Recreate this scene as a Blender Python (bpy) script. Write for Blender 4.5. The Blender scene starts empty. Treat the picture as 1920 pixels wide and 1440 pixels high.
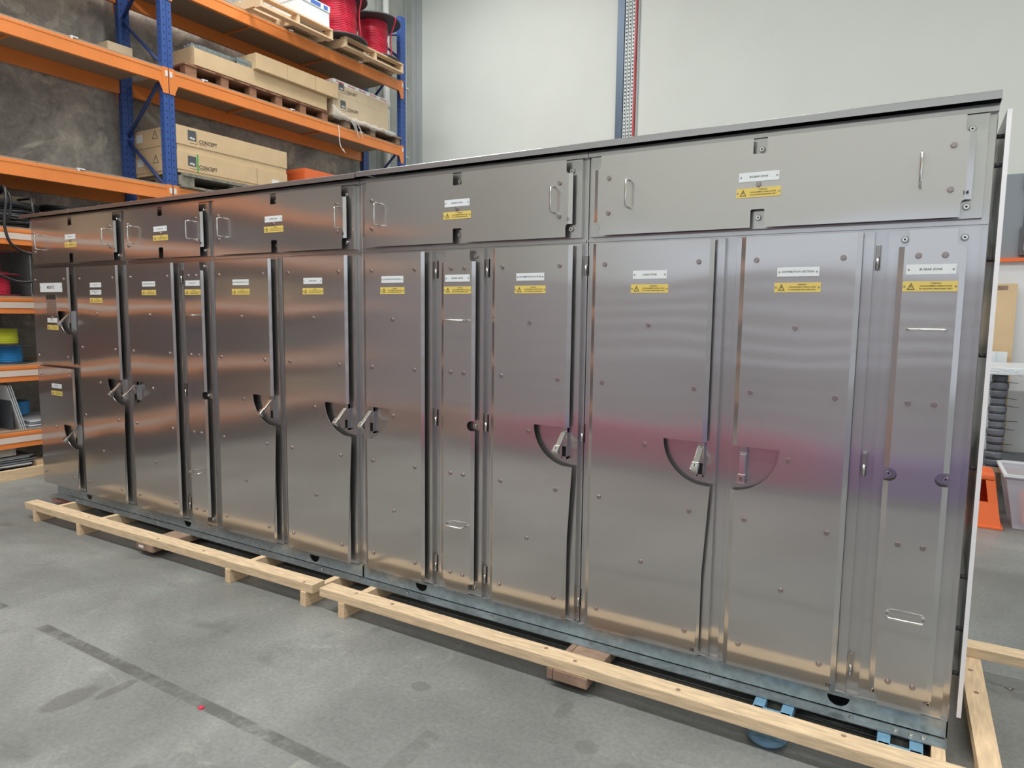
import bpy, bmesh, math, random
from mathutils import Vector, Matrix
random.seed(7)
R = math.radians; PI = math.pi
SC = bpy.context.scene; COL = SC.collection
# ---------------------------------------------------------------- camera
YAW, PITCH, ROLL, FPX = 0.536750699, 0.10377203, 0.0122842526, 1279.3438
cd = bpy.data.cameras.new('camera'); cam = bpy.data.objects.new('camera', cd); COL.objects.link(cam)
fw = Vector((-math.sin(YAW)*math.cos(PITCH), math.cos(YAW)*math.cos(PITCH), -math.sin(PITCH)))
r0 = Vector((math.cos(YAW), math.sin(YAW), 0)); u0 = r0.cross(fw)
rr = r0*math.cos(ROLL)+u0*math.sin(ROLL); uu = -r0*math.sin(ROLL)+u0*math.cos(ROLL)
cam.matrix_world = Matrix(((rr.x, uu.x, -fw.x, -0.15694), (rr.y, uu.y, -fw.y, -2.85307), (rr.z, uu.z, -fw.z, 1.62722), (0, 0, 0, 1)))
cd.sensor_width = 36; cd.lens = FPX/1920*36; cd.clip_start = .05; cd.clip_end = 200
SC.camera = cam
# ---------------------------------------------------------------- light
SC.view_settings.view_transform = 'Standard'; SC.view_settings.look = 'None'; SC.view_settings.gamma = 1
SC.view_settings.use_curve_mapping = False
SC.view_settings.exposure = -0.30
w = bpy.data.worlds.new('daylight'); SC.world = w; w.use_nodes = True
bg = w.node_tree.nodes['Background']; bg.inputs['Color'].default_value = (.80, .88, 1.0, 1); bg.inputs['Strength'].default_value = 1.25
LIGHTS = [(-3.0, -3.2, 190, 11, .25), (-5.8, 2.2, 44, 1.5, 1), (1.5, 2.0, 14, 1.5, 1), (6.0, 1.6, 34, 1.5, 1), (-6.2, -3.6, 26, 1.5, 1), (5.0, -3.2, 40, 1.5, 1), (-6.4, 4.6, 30, 1.5, 1), (-2.0, 4.0, 9, 1.5, 1), (2.4, 4.0, 9, 1.5, 1), (-5, -8.5, 28, 1.5, 1), (0, -8.5, 28, 1.5, 1), (5, -8.5, 30, 1.5, 1)]
# ---------------------------------------------------------------- materials
def mat(name, col, rough=.5, metal=0., ns=0, na=0, bump=0., bs=60., aniso=0., spec=.5, alpha=1., stretch=(1, 1, 1)):
    m = bpy.data.materials.new(name); m.use_nodes = True; nt = m.node_tree; N = nt.nodes; L = nt.links
    b = N['Principled BSDF']; b.inputs['Base Color'].default_value = (*col, 1)
    b.inputs['Roughness'].default_value = rough; b.inputs['Metallic'].default_value = metal
    b.inputs['Specular IOR Level'].default_value = spec; b.inputs['Alpha'].default_value = alpha
    if ns or bump:
        tc = N.new('ShaderNodeTexCoord'); mp = N.new('ShaderNodeMapping'); mp.inputs['Scale'].default_value = stretch
        L.new(tc.outputs['Object'], mp.inputs[0])
    if ns:
        n = N.new('ShaderNodeTexNoise'); n.inputs['Scale'].default_value = ns; n.inputs['Detail'].default_value = 6
        L.new(mp.outputs[0], n.inputs['Vector'])
        cr = N.new('ShaderNodeValToRGB'); cr.color_ramp.elements[0].position = .3; cr.color_ramp.elements[1].position = .7
        cr.color_ramp.elements[0].color = (*[c*(1-na) for c in col], 1); cr.color_ramp.elements[1].color = (*[min(1, c*(1+na)) for c in col], 1)
        L.new(n.outputs['Fac'], cr.inputs[0]); L.new(cr.outputs[0], b.inputs['Base Color'])
    if bump:
        n = N.new('ShaderNodeTexNoise'); n.inputs['Scale'].default_value = bs; n.inputs['Detail'].default_value = 4
        L.new(mp.outputs[0], n.inputs['Vector']); bp = N.new('ShaderNodeBump'); bp.inputs['Strength'].default_value = bump
        bp.inputs['Distance'].default_value = .01; L.new(n.outputs['Fac'], bp.inputs['Height']); L.new(bp.outputs[0], b.inputs['Normal'])
    if aniso:
        b.inputs['Anisotropic'].default_value = aniso; b.inputs['Anisotropic Rotation'].default_value = 0
        cx = N.new('ShaderNodeCombineXYZ'); cx.inputs[0].default_value = 1; L.new(cx.outputs[0], b.inputs['Tangent'])
    m['b'] = 1
    return m
def steel(name, col, rough, aniso, wav=.06, mixr=.32):
    """brushed stainless steel: vertical grain, faint oil-canning; a tight lobe plus a broad one"""
    m = mat(name, col, rough, 1., aniso=aniso); nt = m.node_tree; N = nt.nodes; L = nt.links; b = N['Principled BSDF']
    g = N.new('ShaderNodeNewGeometry')
    mp = N.new('ShaderNodeMapping'); mp.inputs['Scale'].default_value = (500, 500, 3); L.new(g.outputs['Position'], mp.inputs[0])
    n = N.new('ShaderNodeTexNoise'); n.inputs['Scale'].default_value = 1; n.inputs['Detail'].default_value = 3; L.new(mp.outputs[0], n.inputs['Vector'])
    r = N.new('ShaderNodeMapRange'); r.inputs['To Min'].default_value = rough*.93; r.inputs['To Max'].default_value = rough*1.07
    L.new(n.outputs['Fac'], r.inputs['Value']); L.new(r.outputs[0], b.inputs['Roughness'])
    mp2 = N.new('ShaderNodeMapping'); mp2.inputs['Scale'].default_value = (1.3, 1.3, 1.9); L.new(g.outputs['Position'], mp2.inputs[0])
    n2 = N.new('ShaderNodeTexNoise'); n2.inputs['Scale'].default_value = 1.2; n2.inputs['Detail'].default_value = 0; L.new(mp2.outputs[0], n2.inputs['Vector'])
    bp = N.new('ShaderNodeBump'); bp.inputs['Strength'].default_value = wav; bp.inputs['Distance'].default_value = .05
    L.new(n2.outputs['Fac'], bp.inputs['Height']); L.new(bp.outputs[0], b.inputs['Normal'])
    c = N.new('ShaderNodeBsdfPrincipled'); c.inputs['Base Color'].default_value = (*col, 1); c.inputs['Metallic'].default_value = 1; c.inputs['Roughness'].default_value = .48
    x = N.new('ShaderNodeMixShader'); x.inputs[0].default_value = mixr; L.new(b.outputs[0], x.inputs[1]); L.new(c.outputs[0], x.inputs[2])
    L.new(x.outputs[0], N['Material Output'].inputs['Surface'])
    return m
M = {}
M['steel'] = steel('brushed_stainless_steel', (.63, .615, .60), .14, .92, .13, .37)
M['leaf'] = steel('folded_stainless_steel', (.62, .61, .60), .16, .88)
M['roof'] = steel('rain_hood_steel', (.50, .50, .51), .26, .3)
M['galv'] = mat('galvanised_steel', (.44, .50, .52), .35, .85, ns=30, na=.18)
M['edge'] = mat('glare_pale_sheet_edge', (.93, .92, .94), .45, .35)  # steel edge lightened in colour to stand for the glare on it
M['chrome'] = mat('bright_chrome', (.82, .82, .78), .16, 1.)
M['lock'] = mat('die_cast_housing', (.55, .56, .55), .25, 1.)
M['black'] = mat('black_void', (.012, .012, .014), .6)
M['rubber'] = mat('black_rubber', (.03, .03, .035), .5, ns=40, na=.2)
M['white'] = mat('white_engraved_plate', (.74, .79, .80), .4)
M['yellow'] = mat('yellow_engraved_plate', (.74, .57, .15), .4)
M['ink'] = mat('dark_ink', (.03, .03, .03), .6)
M['inkred'] = mat('red_ink', (.62, .05, .07), .6)
M['inkwhite'] = mat('white_ink', (.85, .85, .83), .6)
M['pink'] = mat('pink_steel_bolt', (.62, .40, .40), .35, .8)
M['bolt'] = mat('bolt_steel', (.42, .40, .39), .3, 1.)
M['orange'] = mat('orange_powder_coat', (.82, .26, .065), .33, ns=3, na=.06)
M['cream'] = mat('cream_label_strip', (.78, .66, .58), .5)
M['chip'] = mat('chipboard', (.36, .27, .19), .8, ns=180, na=.15)
M['card'] = mat('brown_cardboard', (.68, .50, .30), .85, ns=5, na=.06)
M['cardpale'] = mat('pale_cardboard', (.66, .53, .37), .85, ns=5, na=.06)
M['pine'] = mat('pale_pine_timber', (.70, .54, .35), .7, ns=9, na=.2, stretch=(1, 6, 12))
M['piney'] = mat('pale_pine_lengthwise', (.74, .55, .35), .7, ns=9, na=.16, stretch=(8, 1, 12))
M['brownwood'] = mat('reddish_pallet_wood', (.30, .145, .085), .8, ns=12, na=.25, stretch=(8, 1, 8))
M['greywood'] = mat('weathered_timber', (.25, .235, .19), .85, ns=14, na=.3)
M['oldwood'] = mat('brown_pallet_timber', (.31, .21, .15), .8, ns=14, na=.25)
M['redcable'] = mat('red_cable', (.70, .035, .08), .35, ns=30, na=.12)
M['maroon'] = mat('dark_red_cable', (.25, .03, .05), .3)
M['yelcable'] = mat('yellow_green_cable', (.62, .66, .04), .4)
M['bluecable'] = mat('blue_cable', (.03, .26, .62), .4)
M['blkcable'] = mat('black_cable', (.022, .022, .026), .4)
M['reelgrey'] = mat('dark_grey_reel_plastic', (.05, .055, .06), .5)
M['film'] = mat('crumpled_clear_film', (.9, .9, .88), .25, alpha=.38, bump=.6, bs=18)
M['plastic'] = mat('translucent_plastic', (.80, .79, .90), .3, alpha=.45)
M['whitebox'] = mat('white_carton', (.74, .79, .82), .6, ns=4, na=.03)
M['blueprint'] = mat('blue_print', (.07, .17, .55), .6)
M['stool'] = mat('orange_plastic', (.85, .17, .05), .35)
M['bubble'] = mat('bubble_wrap', (.72, .77, .82), .25, bump=1., bs=60)
M['greywrap'] = mat('grey_wrapped_foam', (.13, .145, .17), .55, ns=14, na=.25, bump=.5, bs=20)
M['greymach'] = mat('grey_painted_metal', (.24, .27, .30), .5)
M['darkgrey'] = mat('dark_grey_panel', (.09, .10, .115), .45)
M['offwhite'] = mat('off_white_panel', (.72, .74, .76), .55)
M['blackred'] = mat('red_strip', (.55, .06, .07), .5)
M['green'] = mat('green_strap', (.06, .42, .10), .5)
M['forkblue'] = mat('blue_pallet_jack_paint', (.16, .33, .48), .4, ns=20, na=.15)
M['bluegrey'] = mat('blue_grey_channel', (.10, .14, .20), .4, .4)
M['purple'] = mat('violet_plastic', (.26, .17, .50), .5)
M['magenta'] = mat('magenta_plastic', (.62, .09, .22), .5, ns=2, na=.3)
M['mauve'] = mat('grey_mauve_board', (.44, .41, .49), .6, ns=1.5, na=.3)
M['shelfdark'] = mat('dark_shelf_steel', (.10, .10, .11), .5)
M['pvc'] = mat('pale_pvc_pipe', (.66, .68, .66), .4)
# white painted wall
M['wall'] = mat('painted_wall_panel', (.76, .80, .765), .6, ns=1.2, na=.02)
M['trimgrey'] = mat('grey_flashing', (.44, .47, .48), .5)
M['ceil'] = mat('ceiling_sheet', (.62, .63, .62), .7)
def node_mat(name): 
    m = bpy.data.materials.new(name); m.use_nodes = True; return m, m.node_tree.nodes, m.node_tree.links, m.node_tree.nodes['Principled BSDF']
def ramp(N, L, src, pts):
    c = N.new('ShaderNodeValToRGB'); e = c.color_ramp.elements
    e[0].position, e[0].color = pts[0][0], (*pts[0][1], 1); e[1].position, e[1].color = pts[-1][0], (*pts[-1][1], 1)
    for p, k in pts[1:-1]:
        x = e.new(p); x.color = (*k, 1)
    L.new(src, c.inputs[0]); return c.outputs[0]
def noise(N, L, vec, s, d=5, r=.55, dist=0.):
    n = N.new('ShaderNodeTexNoise'); n.inputs['Scale'].default_value = s; n.inputs['Detail'].default_value = d
    n.inputs['Roughness'].default_value = r; n.inputs['Distortion'].default_value = dist
    L.new(vec, n.inputs['Vector']); return n.outputs['Fac']
def mth(N, L, op, a, b=None, clamp=False):
    n = N.new('ShaderNodeMath'); n.operation = op; n.use_clamp = clamp
    for i, v in enumerate((a, b)):
        if v is None: continue
        if isinstance(v, (int, float)): n.inputs[i].default_value = v
        else: L.new(v, n.inputs[i])
    return n.outputs[0]
def mixc(N, L, f, a, b, mode='MIX'):
    n = N.new('ShaderNodeMix'); n.data_type = 'RGBA'; n.blend_type = mode
    if isinstance(f, float): n.inputs[0].default_value = f
    else: L.new(f, n.inputs[0])
    for i, v in ((6, a), (7, b)):
        if isinstance(v, tuple): n.inputs[i].default_value = (*v, 1)
        else: L.new(v, n.inputs[i])
    return n.outputs[2]
def box_mask(N, L, X, Y, x0, x1, y0, y1, s=.02):
    a = mth(N, L, 'MULTIPLY', mth(N, L, 'SUBTRACT', X, x0), 1/s, True); b = mth(N, L, 'MULTIPLY', mth(N, L, 'SUBTRACT', x1, X), 1/s, True)
    c = mth(N, L, 'MULTIPLY', mth(N, L, 'SUBTRACT', Y, y0), 1/s, True); d = mth(N, L, 'MULTIPLY', mth(N, L, 'SUBTRACT', y1, Y), 1/s, True)
    return mth(N, L, 'MULTIPLY', mth(N, L, 'MULTIPLY', a, b), mth(N, L, 'MULTIPLY', c, d))
def floor_mat():
    m, N, L, b = node_mat('sealed_concrete_floor'); g = N.new('ShaderNodeNewGeometry').outputs['Position']
    base = ramp(N, L, noise(N, L, g, .9, 8, .6, .4), [(.3, (.165, .173, .166)), (.5, (.235, .247, .238)), (.70, (.33, .345, .335))])
    fine = ramp(N, L, noise(N, L, g, 55, 4), [(.3, (.84, .84, .84)), (.7, (1.1, 1.1, 1.1))])
    c = mixc(N, L, 1., base, fine, 'MULTIPLY')
    sp = mth(N, L, 'MULTIPLY', mth(N, L, 'SUBTRACT', noise(N, L, g, 4.5, 8, .75, .8), .60), 7, True)
    c = mixc(N, L, mth(N, L, 'MULTIPLY', sp, .5), c, (.46, .47, .40))                       # pale scuffs
    dk = mth(N, L, 'MULTIPLY', mth(N, L, 'SUBTRACT', noise(N, L, g, 3.6, 4, .6, .4), .62), 9, True)
    c = mixc(N, L, mth(N, L, 'MULTIPLY', dk, .5), c, (.11, .115, .11))                      # dark spots
    s = N.new('ShaderNodeSeparateXYZ'); L.new(g, s.inputs[0]); X, Y = s.outputs[0], s.outputs[1]
    wear = mth(N, L, 'MULTIPLY', mth(N, L, 'SUBTRACT', noise(N, L, g, 4.2, 8, .75), .37), 6, True)
    tape = mth(N, L, 'MULTIPLY', box_mask(N, L, X, Y, -3.93, 2.5, -1.235, -1.17, .006), wear)
    t2 = mth(N, L, 'MULTIPLY', box_mask(N, L, X, Y, -4.5, -4.33, -1.23, -1.17, .006), wear)
    t3 = mth(N, L, 'MULTIPLY', box_mask(N, L, X, Y, -1.72, -1.64, -1.20, -.85, .006), mth(N, L, 'MULTIPLY', wear, .45))
    tape = mth(N, L, 'MAXIMUM', tape, mth(N, L, 'MAXIMUM', t2, t3))
    c = mixc(N, L, mth(N, L, 'MULTIPLY', tape, .78), c, (.085, .088, .083))                  # worn tape line
    wob = noise(N, L, g, 9, 3)
    def blob(x, y, rx, ry, a):
        dx = mth(N, L, 'MULTIPLY', mth(N, L, 'SUBTRACT', X, x), 1/rx); dy = mth(N, L, 'MULTIPLY', mth(N, L, 'SUBTRACT', Y, y), 1/ry)
        d = mth(N, L, 'ADD', mth(N, L, 'ADD', mth(N, L, 'MULTIPLY', dx, dx), mth(N, L, 'MULTIPLY', dy, dy)), mth(N, L, 'MULTIPLY', wob, 1.2))
        return mth(N, L, 'MULTIPLY', mth(N, L, 'MULTIPLY', mth(N, L, 'SUBTRACT', 1.6, d), 2.5, True), a)
    k = blob(-3.11, -1.47, .07, .13, .5)
    for q in ((-3.02, -1.33, .03, .10, .5), (-1.14, -.62, .05, .05, .35), (-.96, -.66, .05, .04, .3), (-1.93, -.62, .05, .04, .4), (-1.32, -.45, .03, .08, .4), (-1.1, -.80, .05, .04, .35)):
        k = mth(N, L, 'MAXIMUM', k, blob(*q))
    c = mixc(N, L, k, c, (.10, .10, .098))                                                   # dried spills
    L.new(c, b.inputs['Base Color']); b.inputs['Roughness'].default_value = .5
    L.new(ramp(N, L, noise(N, L, g, 2.2, 5), [(.3, (.34,)*3), (.7, (.58,)*3)]), b.inputs['Roughness'])
    bp = N.new('ShaderNodeBump'); bp.inputs['Strength'].default_value = .12; bp.inputs['Distance'].default_value = .004
    L.new(noise(N, L, g, 40, 6), bp.inputs['Height']); L.new(bp.outputs[0], b.inputs['Normal']); return m
M['floor'] = floor_mat()
def conc_mat():
    m, N, L, b = node_mat('stained_concrete_wall'); g = N.new('ShaderNodeNewGeometry').outputs['Position']
    base = ramp(N, L, noise(N, L, g, 1.1, 10, .62, 1.0), [(.36, (.22, .205, .19)), (.47, (.34, .32, .295)), (.56, (.42, .40, .365)), (.66, (.58, .555, .50))])
    pz = mth(N, L, 'MULTIPLY', mth(N, L, 'SUBTRACT', noise(N, L, g, 1.7, 4, .55, 2.2), .56), 14, True)
    base = mixc(N, L, mth(N, L, 'MULTIPLY', pz, .6), base, (.66, .62, .54))
    st = ramp(N, L, noise(N, L, g, 7, 8, .7, 1.5), [(.35, (.78, .78, .78)), (.7, (1.2, 1.2, 1.18))])
    c = mixc(N, L, 1., base, st, 'MULTIPLY')
    # the panel past the rack's second upright is cleaner and paler, as are some smears
    s = N.new('ShaderNodeSeparateXYZ'); L.new(g, s.inputs[0])
    far = mth(N, L, 'MULTIPLY', mth(N, L, 'SUBTRACT', s.outputs[1], 5.72), 20, True)
    pale = ramp(N, L, noise(N, L, g, 3, 8, .6), [(.3, (.31, .33, .31)), (.7, (.42, .44, .42))])
    c = mixc(N, L, far, c, pale)
    for y in (0.55, 6.35):
        j = box_mask(N, L, s.outputs[1], s.outputs[2], y-.02, y+.02, -1, 9, .01); c = mixc(N, L, mth(N, L, 'MULTIPLY', j, .45), c, (.12, .11, .10))
    L.new(c, b.inputs['Base Color']); b.inputs['Roughness'].default_value = .85
    bp = N.new('ShaderNodeBump'); bp.inputs['Strength'].default_value = .3; bp.inputs['Distance'].default_value = .01
    L.new(noise(N, L, g, 25, 8), bp.inputs['Height']); L.new(bp.outputs[0], b.inputs['Normal']); return m
M['concrete'] = conc_mat()
def post_mat():
    m, N, L, b = node_mat('blue_perforated_upright'); tc = N.new('ShaderNodeTexCoord').outputs['Object']
    s = N.new('ShaderNodeSeparateXYZ'); L.new(tc, s.inputs[0])
    zf = mth(N, L, 'ABSOLUTE', mth(N, L, 'SUBTRACT', mth(N, L, 'FRACT', mth(N, L, 'MULTIPLY', s.outputs[2], 1/.075)), .5))
    zz = mth(N, L, 'LESS_THAN', zf, .14)
    yy = mth(N, L, 'LESS_THAN', mth(N, L, 'ABSOLUTE', mth(N, L, 'SUBTRACT', mth(N, L, 'ABSOLUTE', s.outputs[1]), .03)), .006)
    xx = mth(N, L, 'LESS_THAN', mth(N, L, 'ABSOLUTE', s.outputs[0]), .006)
    k = mth(N, L, 'MULTIPLY', zz, mth(N, L, 'MAXIMUM', yy, xx))
    c = mixc(N, L, k, (.04, .10, .34), (.015, .015, .03)); L.new(c, b.inputs['Base Color']); b.inputs['Roughness'].default_value = .38; return m
M['blue'] = mat('blue_painted_steel', (.04, .075, .24), .4)
M['post'] = post_mat()
# ---------------------------------------------------------------- mesh builder
class MB:
    def __init__(s): s.bm = bmesh.new(); s.mats = []
    def mi(s, m):
        if m not in s.mats: s.mats.append(m)
        return s.mats.index(m)
    def _tag(s, faces, m, smooth=False):
        i = s.mi(m)
        for f in faces: f.material_index = i; f.smooth = smooth
    def box(s, x0, x1, y0, y1, z0, z1, m='steel', bev=0., rot=None):
        r = bmesh.ops.create_cube(s.bm, size=1); vs = r['verts']
        c = Vector(((x0+x1)/2, (y0+y1)/2, (z0+z1)/2)); d = Vector((abs(x1-x0), abs(y1-y0), abs(z1-z0)))
        fs = {f for v in vs for f in v.link_faces}
        s._tag(fs, m)
        for v in vs: v.co = Vector((v.co.x*d.x, v.co.y*d.y, v.co.z*d.z))
        if bev:
            es = {e for v in vs for e in v.link_edges}
            r = bmesh.ops.bevel(s.bm, geom=list(es), offset=bev, segments=2, affect='EDGES', profile=.6)
            vs = list({v for f in r['faces'] for v in f.verts} | {v for v in vs if v.is_valid}); s._tag(r['faces'], m)
            # collect whole island
            seen = set(vs); st = list(vs)
            while st:
                v = st.pop()
                for e in v.link_edges:
                    o = e.other_vert(v)
                    if o not in seen: seen.add(o); st.append(o)
            vs = list(seen); s._tag({f for v in vs for f in v.link_faces}, m)
        for v in vs:
            if rot is not None: v.co = rot @ v.co
            v.co += c
        return s
    def poly(s, pts, ext, m='steel'):
        """planar polygon (3-D points) extruded by vector ext"""
        vs = [s.bm.verts.new(p) for p in pts]; e = Vector(ext); ws = [s.bm.verts.new(Vector(p)+e) for p in pts]
        n = len(pts); fs = [s.bm.faces.new(vs), s.bm.faces.new(ws[::-1])]
        for i in range(n): fs.append(s.bm.faces.new((vs[i], ws[i], ws[(i+1) % n], vs[(i+1) % n])))
        s._tag(fs, m); bmesh.ops.recalc_face_normals(s.bm, faces=fs); return s
    def cyl(s, p0, p1, r0, r1=None, n=14, m='steel', cap=True, smooth=True):
        p0, p1 = Vector(p0), Vector(p1); r1 = r0 if r1 is None else r1; d = (p1-p0).normalized()
        a = d.orthogonal().normalized(); b = d.cross(a); A = []; B = []
        for i in range(n):
            t = 2*PI*i/n; k = a*math.cos(t)+b*math.sin(t); A.append(s.bm.verts.new(p0+k*r0)); B.append(s.bm.verts.new(p1+k*r1))
        sd = [s.bm.faces.new((A[i], A[(i+1) % n], B[(i+1) % n], B[i])) for i in range(n)]; s._tag(sd, m, smooth)
        if cap: s._tag([s.bm.faces.new(A[::-1]), s.bm.faces.new(B)], m)
        return s
    def tube(s, pts, r, n=8, m='blkcable', closed=False, smooth=False):
        P = [Vector(p) for p in pts]
        if smooth:
            Q = []
            for i in range(len(P)-1):
                a, b, c, d = P[max(i-1, 0)], P[i], P[i+1], P[min(i+2, len(P)-1)]
                for q in range(5):
                    t = q/5; Q.append(.5*((2*b)+(c-a)*t+(2*a-5*b+4*c-d)*t*t+(3*b-a-3*c+d)*t**3))
            P = Q+[P[-1]]
        k = len(P); rings = []; prev = None
        for i in range(k):
            if closed: d = (P[(i+1) % k]-P[i-1]).normalized()
            else: d = (P[min(i+1, k-1)]-P[max(i-1, 0)]).normalized()
            if prev is None: a = d.orthogonal().normalized()
            else: a = (prev-d*prev.dot(d)).normalized()
            prev = a; b = d.cross(a)
            rings.append([s.bm.verts.new(P[i]+(a*math.cos(2*PI*j/n)+b*math.sin(2*PI*j/n))*r) for j in range(n)])
        fs = []
        for i in range(k if closed else k-1):
            A, B = rings[i], rings[(i+1) % k]
            for j in range(n): fs.append(s.bm.faces.new((A[j], A[(j+1) % n], B[(j+1) % n], B[j])))
        if not closed: fs += [s.bm.faces.new(rings[0][::-1]), s.bm.faces.new(rings[-1])]
        s._tag(fs, m, True); return s
    def lathe(s, c, prof, n=28, m='reelgrey', axis='z'):
        """prof: (radius, height) list, closed at both ends"""
        rings = []
        for r, h in prof:
            ring = []
            for i in range(n):
                t = 2*PI*i/n; x, y = r*math.cos(t), r*math.sin(t)
                p = (x, y, h) if axis == 'z' else ((h, x, y) if axis == 'x' else (x, h, y))
                ring.append(s.bm.verts.new(Vector(c)+Vector(p)))
            rings.append(ring)
        fs = []
        for A, B in zip(rings, rings[1:]):
            for j in range(n): fs.append(s.bm.faces.new((A[j], A[(j+1) % n], B[(j+1) % n], B[j])))
        fs += [s.bm.faces.new(rings[0][::-1]), s.bm.faces.new(rings[-1])]
        s._tag(fs, m, False); bmesh.ops.recalc_face_normals(s.bm, faces=fs); return s
    def text(s, body, h, mtx, m='ink', wide=1., bold=0., align='CENTER'):
        key = (body, align, bold)
        if key not in TXT:
            c = bpy.data.curves.new('t', 'FONT'); c.body = body; c.align_x = align; c.align_y = 'CENTER'; c.size = 1; c.resolution_u = 2; c.offset = bold
            o = bpy.data.objects.new('t', c); COL.objects.link(o); dg = bpy.context.evaluated_depsgraph_get()
            me = bpy.data.meshes.new_from_object(o.evaluated_get(dg)); bpy.data.objects.remove(o); bpy.data.curves.remove(c)
            TXT[key] = ([v.co.copy() for v in me.vertices], [tuple(p.vertices) for p in me.polygons]); bpy.data.meshes.remove(me)
        V, F = TXT[key]; vs = [s.bm.verts.new(mtx @ Vector((v.x*h*1.4*wide, v.y*h*1.4, 0))) for v in V]; fs = []
        for f in F:
            try: fs.append(s.bm.faces.new([vs[i] for i in f]))
            except ValueError: pass
        s._tag(fs, m); return s
    def done(s, name, parent=None, loc=None, mtx=None):
        bm = s.bm
        if mtx is not None: bmesh.ops.transform(bm, matrix=mtx, verts=bm.verts)
        if loc is None:
            xs = [v.co.x for v in bm.verts]; ys = [v.co.y for v in bm.verts]; zs = [v.co.z for v in bm.verts]
            loc = Vector(((min(xs)+max(xs))/2, (min(ys)+max(ys))/2, min(zs)))
        loc = Vector(loc)
        for v in bm.verts: v.co -= loc
        me = bpy.data.meshes.new(name); bm.to_mesh(me); bm.free()
        for k in s.mats: me.materials.append(M[k])
        o = bpy.data.objects.new(name, me); COL.objects.link(o); o.parent = parent
        o.location = loc-wloc(parent); return o
ORD = ['first', 'second', 'third', 'fourth', 'fifth', 'sixth', 'seventh', 'eighth', 'ninth', 'tenth', 'eleventh', 'twelfth', 'thirteenth', 'fourteenth', 'fifteenth', 'sixteenth', 'seventeenth', 'eighteenth', 'nineteenth', 'twentieth']
TXT = {}
def wloc(o):
    l = Vector((0, 0, 0))
    while o is not None: l += o.location; o = o.parent
    return l
def tag(o, label, cat, group=None, kind=None):
    o['label'] = label
    if cat: o['category'] = cat
    if group: o['group'] = group
    if kind: o['kind'] = kind
    return o
def thing(name, loc, label, cat, group=None):
    o = bpy.data.objects.new(name, None); o.empty_display_size = .1; COL.objects.link(o); o.location = loc; return tag(o, label, cat, group)
def struct(o): o['kind'] = 'structure'; return o
def inst(src, parent, wpos):
    c = src.copy(); COL.objects.link(c); c.parent = parent; c.location = Vector(wpos)-wloc(parent); return c
FRONT = Matrix(((1, 0, 0, 0), (0, 0, -1, 0), (0, 1, 0, 0), (0, 0, 0, 1)))      # text facing -y
RACKF = Matrix(((0, 0, 1, 0), (1, 0, 0, 0), (0, 1, 0, 0), (0, 0, 0, 1)))       # text facing +x, reading along +y
def T(x, y, z): return Matrix.Translation((x, y, z))
# ---------------------------------------------------------------- room
WX0, WX1, WY0, WY1, WZ = -8.4, 9.0, -12.0, 7.5, 8.0
struct(MB().box(WX0-.2, WX1+.2, WY0-6, WY1+.2, -.1, 0, 'floor').done('floor'))
struct(MB().box(WX0-.2, WX1+.2, WY0-.2, WY1+.2, WZ, WZ+.1, 'ceil').done('ceiling'))
struct(MB().box(WX0-.2, WX0, WY0, WY1, 0, WZ, 'concrete').done('wall_left'))
struct(MB().box(WX1, WX1+.2, -3.5, WY1, 0, WZ, 'wall').box(WX1, WX1+.2, WY0, -11, 0, WZ, 'wall').box(WX1, WX1+.2, -11, -3.5, 4.6, WZ, 'wall').done('wall_right'))
struct(MB().box(WX0, -4.47, WY1, WY1+.2, 0, WZ, 'wall').box(-4.15, WX1, WY1, WY1+.2, 0, WZ, 'wall').box(-4.47, -4.15, WY1+.1, WY1+.2, 0, WZ, 'darkgrey').done('wall_back'))
# front wall with the open roller door
struct(MB().box(WX0, -6.0, WY0-.2, WY0, 0, WZ, 'wall').box(4.0, WX1, WY0-.2, WY0, 0, WZ, 'wall').box(-6.0, 4.0, WY0-.2, WY0, 3.45, WZ, 'wall').done('wall_front'))
struct(MB().box(-8.4, -8.32, 7.42, 7.5, 0, WZ, 'trimgrey').box(-8.4, -8.385, 7.3, 7.42, 0, WZ, 'trimgrey').done('trim_1'))
struct(MB().box(-4.485, -4.465, 7.48, 7.5, 0, WZ, 'trimgrey').done('trim_2'))
struct(MB().box(-4.15, -4.12, 7.475, 7.5, 0, WZ, 'trimgrey').done('trim_3'))
for i, (x, y, p, sx, sy) in enumerate(LIGHTS):
    ld = bpy.data.lights.new('high_bay_lamp', 'AREA'); ld.shape = 'RECTANGLE'; ld.size = sx; ld.size_y = sy; ld.energy = p*4; ld.color = (1, .985, .95)
    lo = bpy.data.objects.new('high_bay_lamp', ld); COL.objects.link(lo); lo.location = (x, y, 7.85)
pp = MB().cyl((-8.31, 6.5, 0), (-8.31, 6.5, 8), .055, m='pvc', n=16)
for z in (5.1, 3.2): pp.cyl((-8.31, 6.5, z), (-8.31, 6.5, z+.12), .064, m='pvc', n=16)
tag(pp.done('downpipe'), 'pale grey plastic downpipe on the concrete wall behind the rack end', 'pipe')
cd2 = MB().cyl((-8.37, 7.1, 0), (-8.37, 7.1, 8), .012, m='trimgrey', n=8)
for z in (2, 3.2, 4.4, 5.6): cd2.box(-8.4, -8.35, 7.06, 7.14, z, z+.03, 'pvc')
tag(cd2.done('conduit'), 'thin grey conduit clipped to the concrete wall beside the corner', 'pipe')
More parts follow.
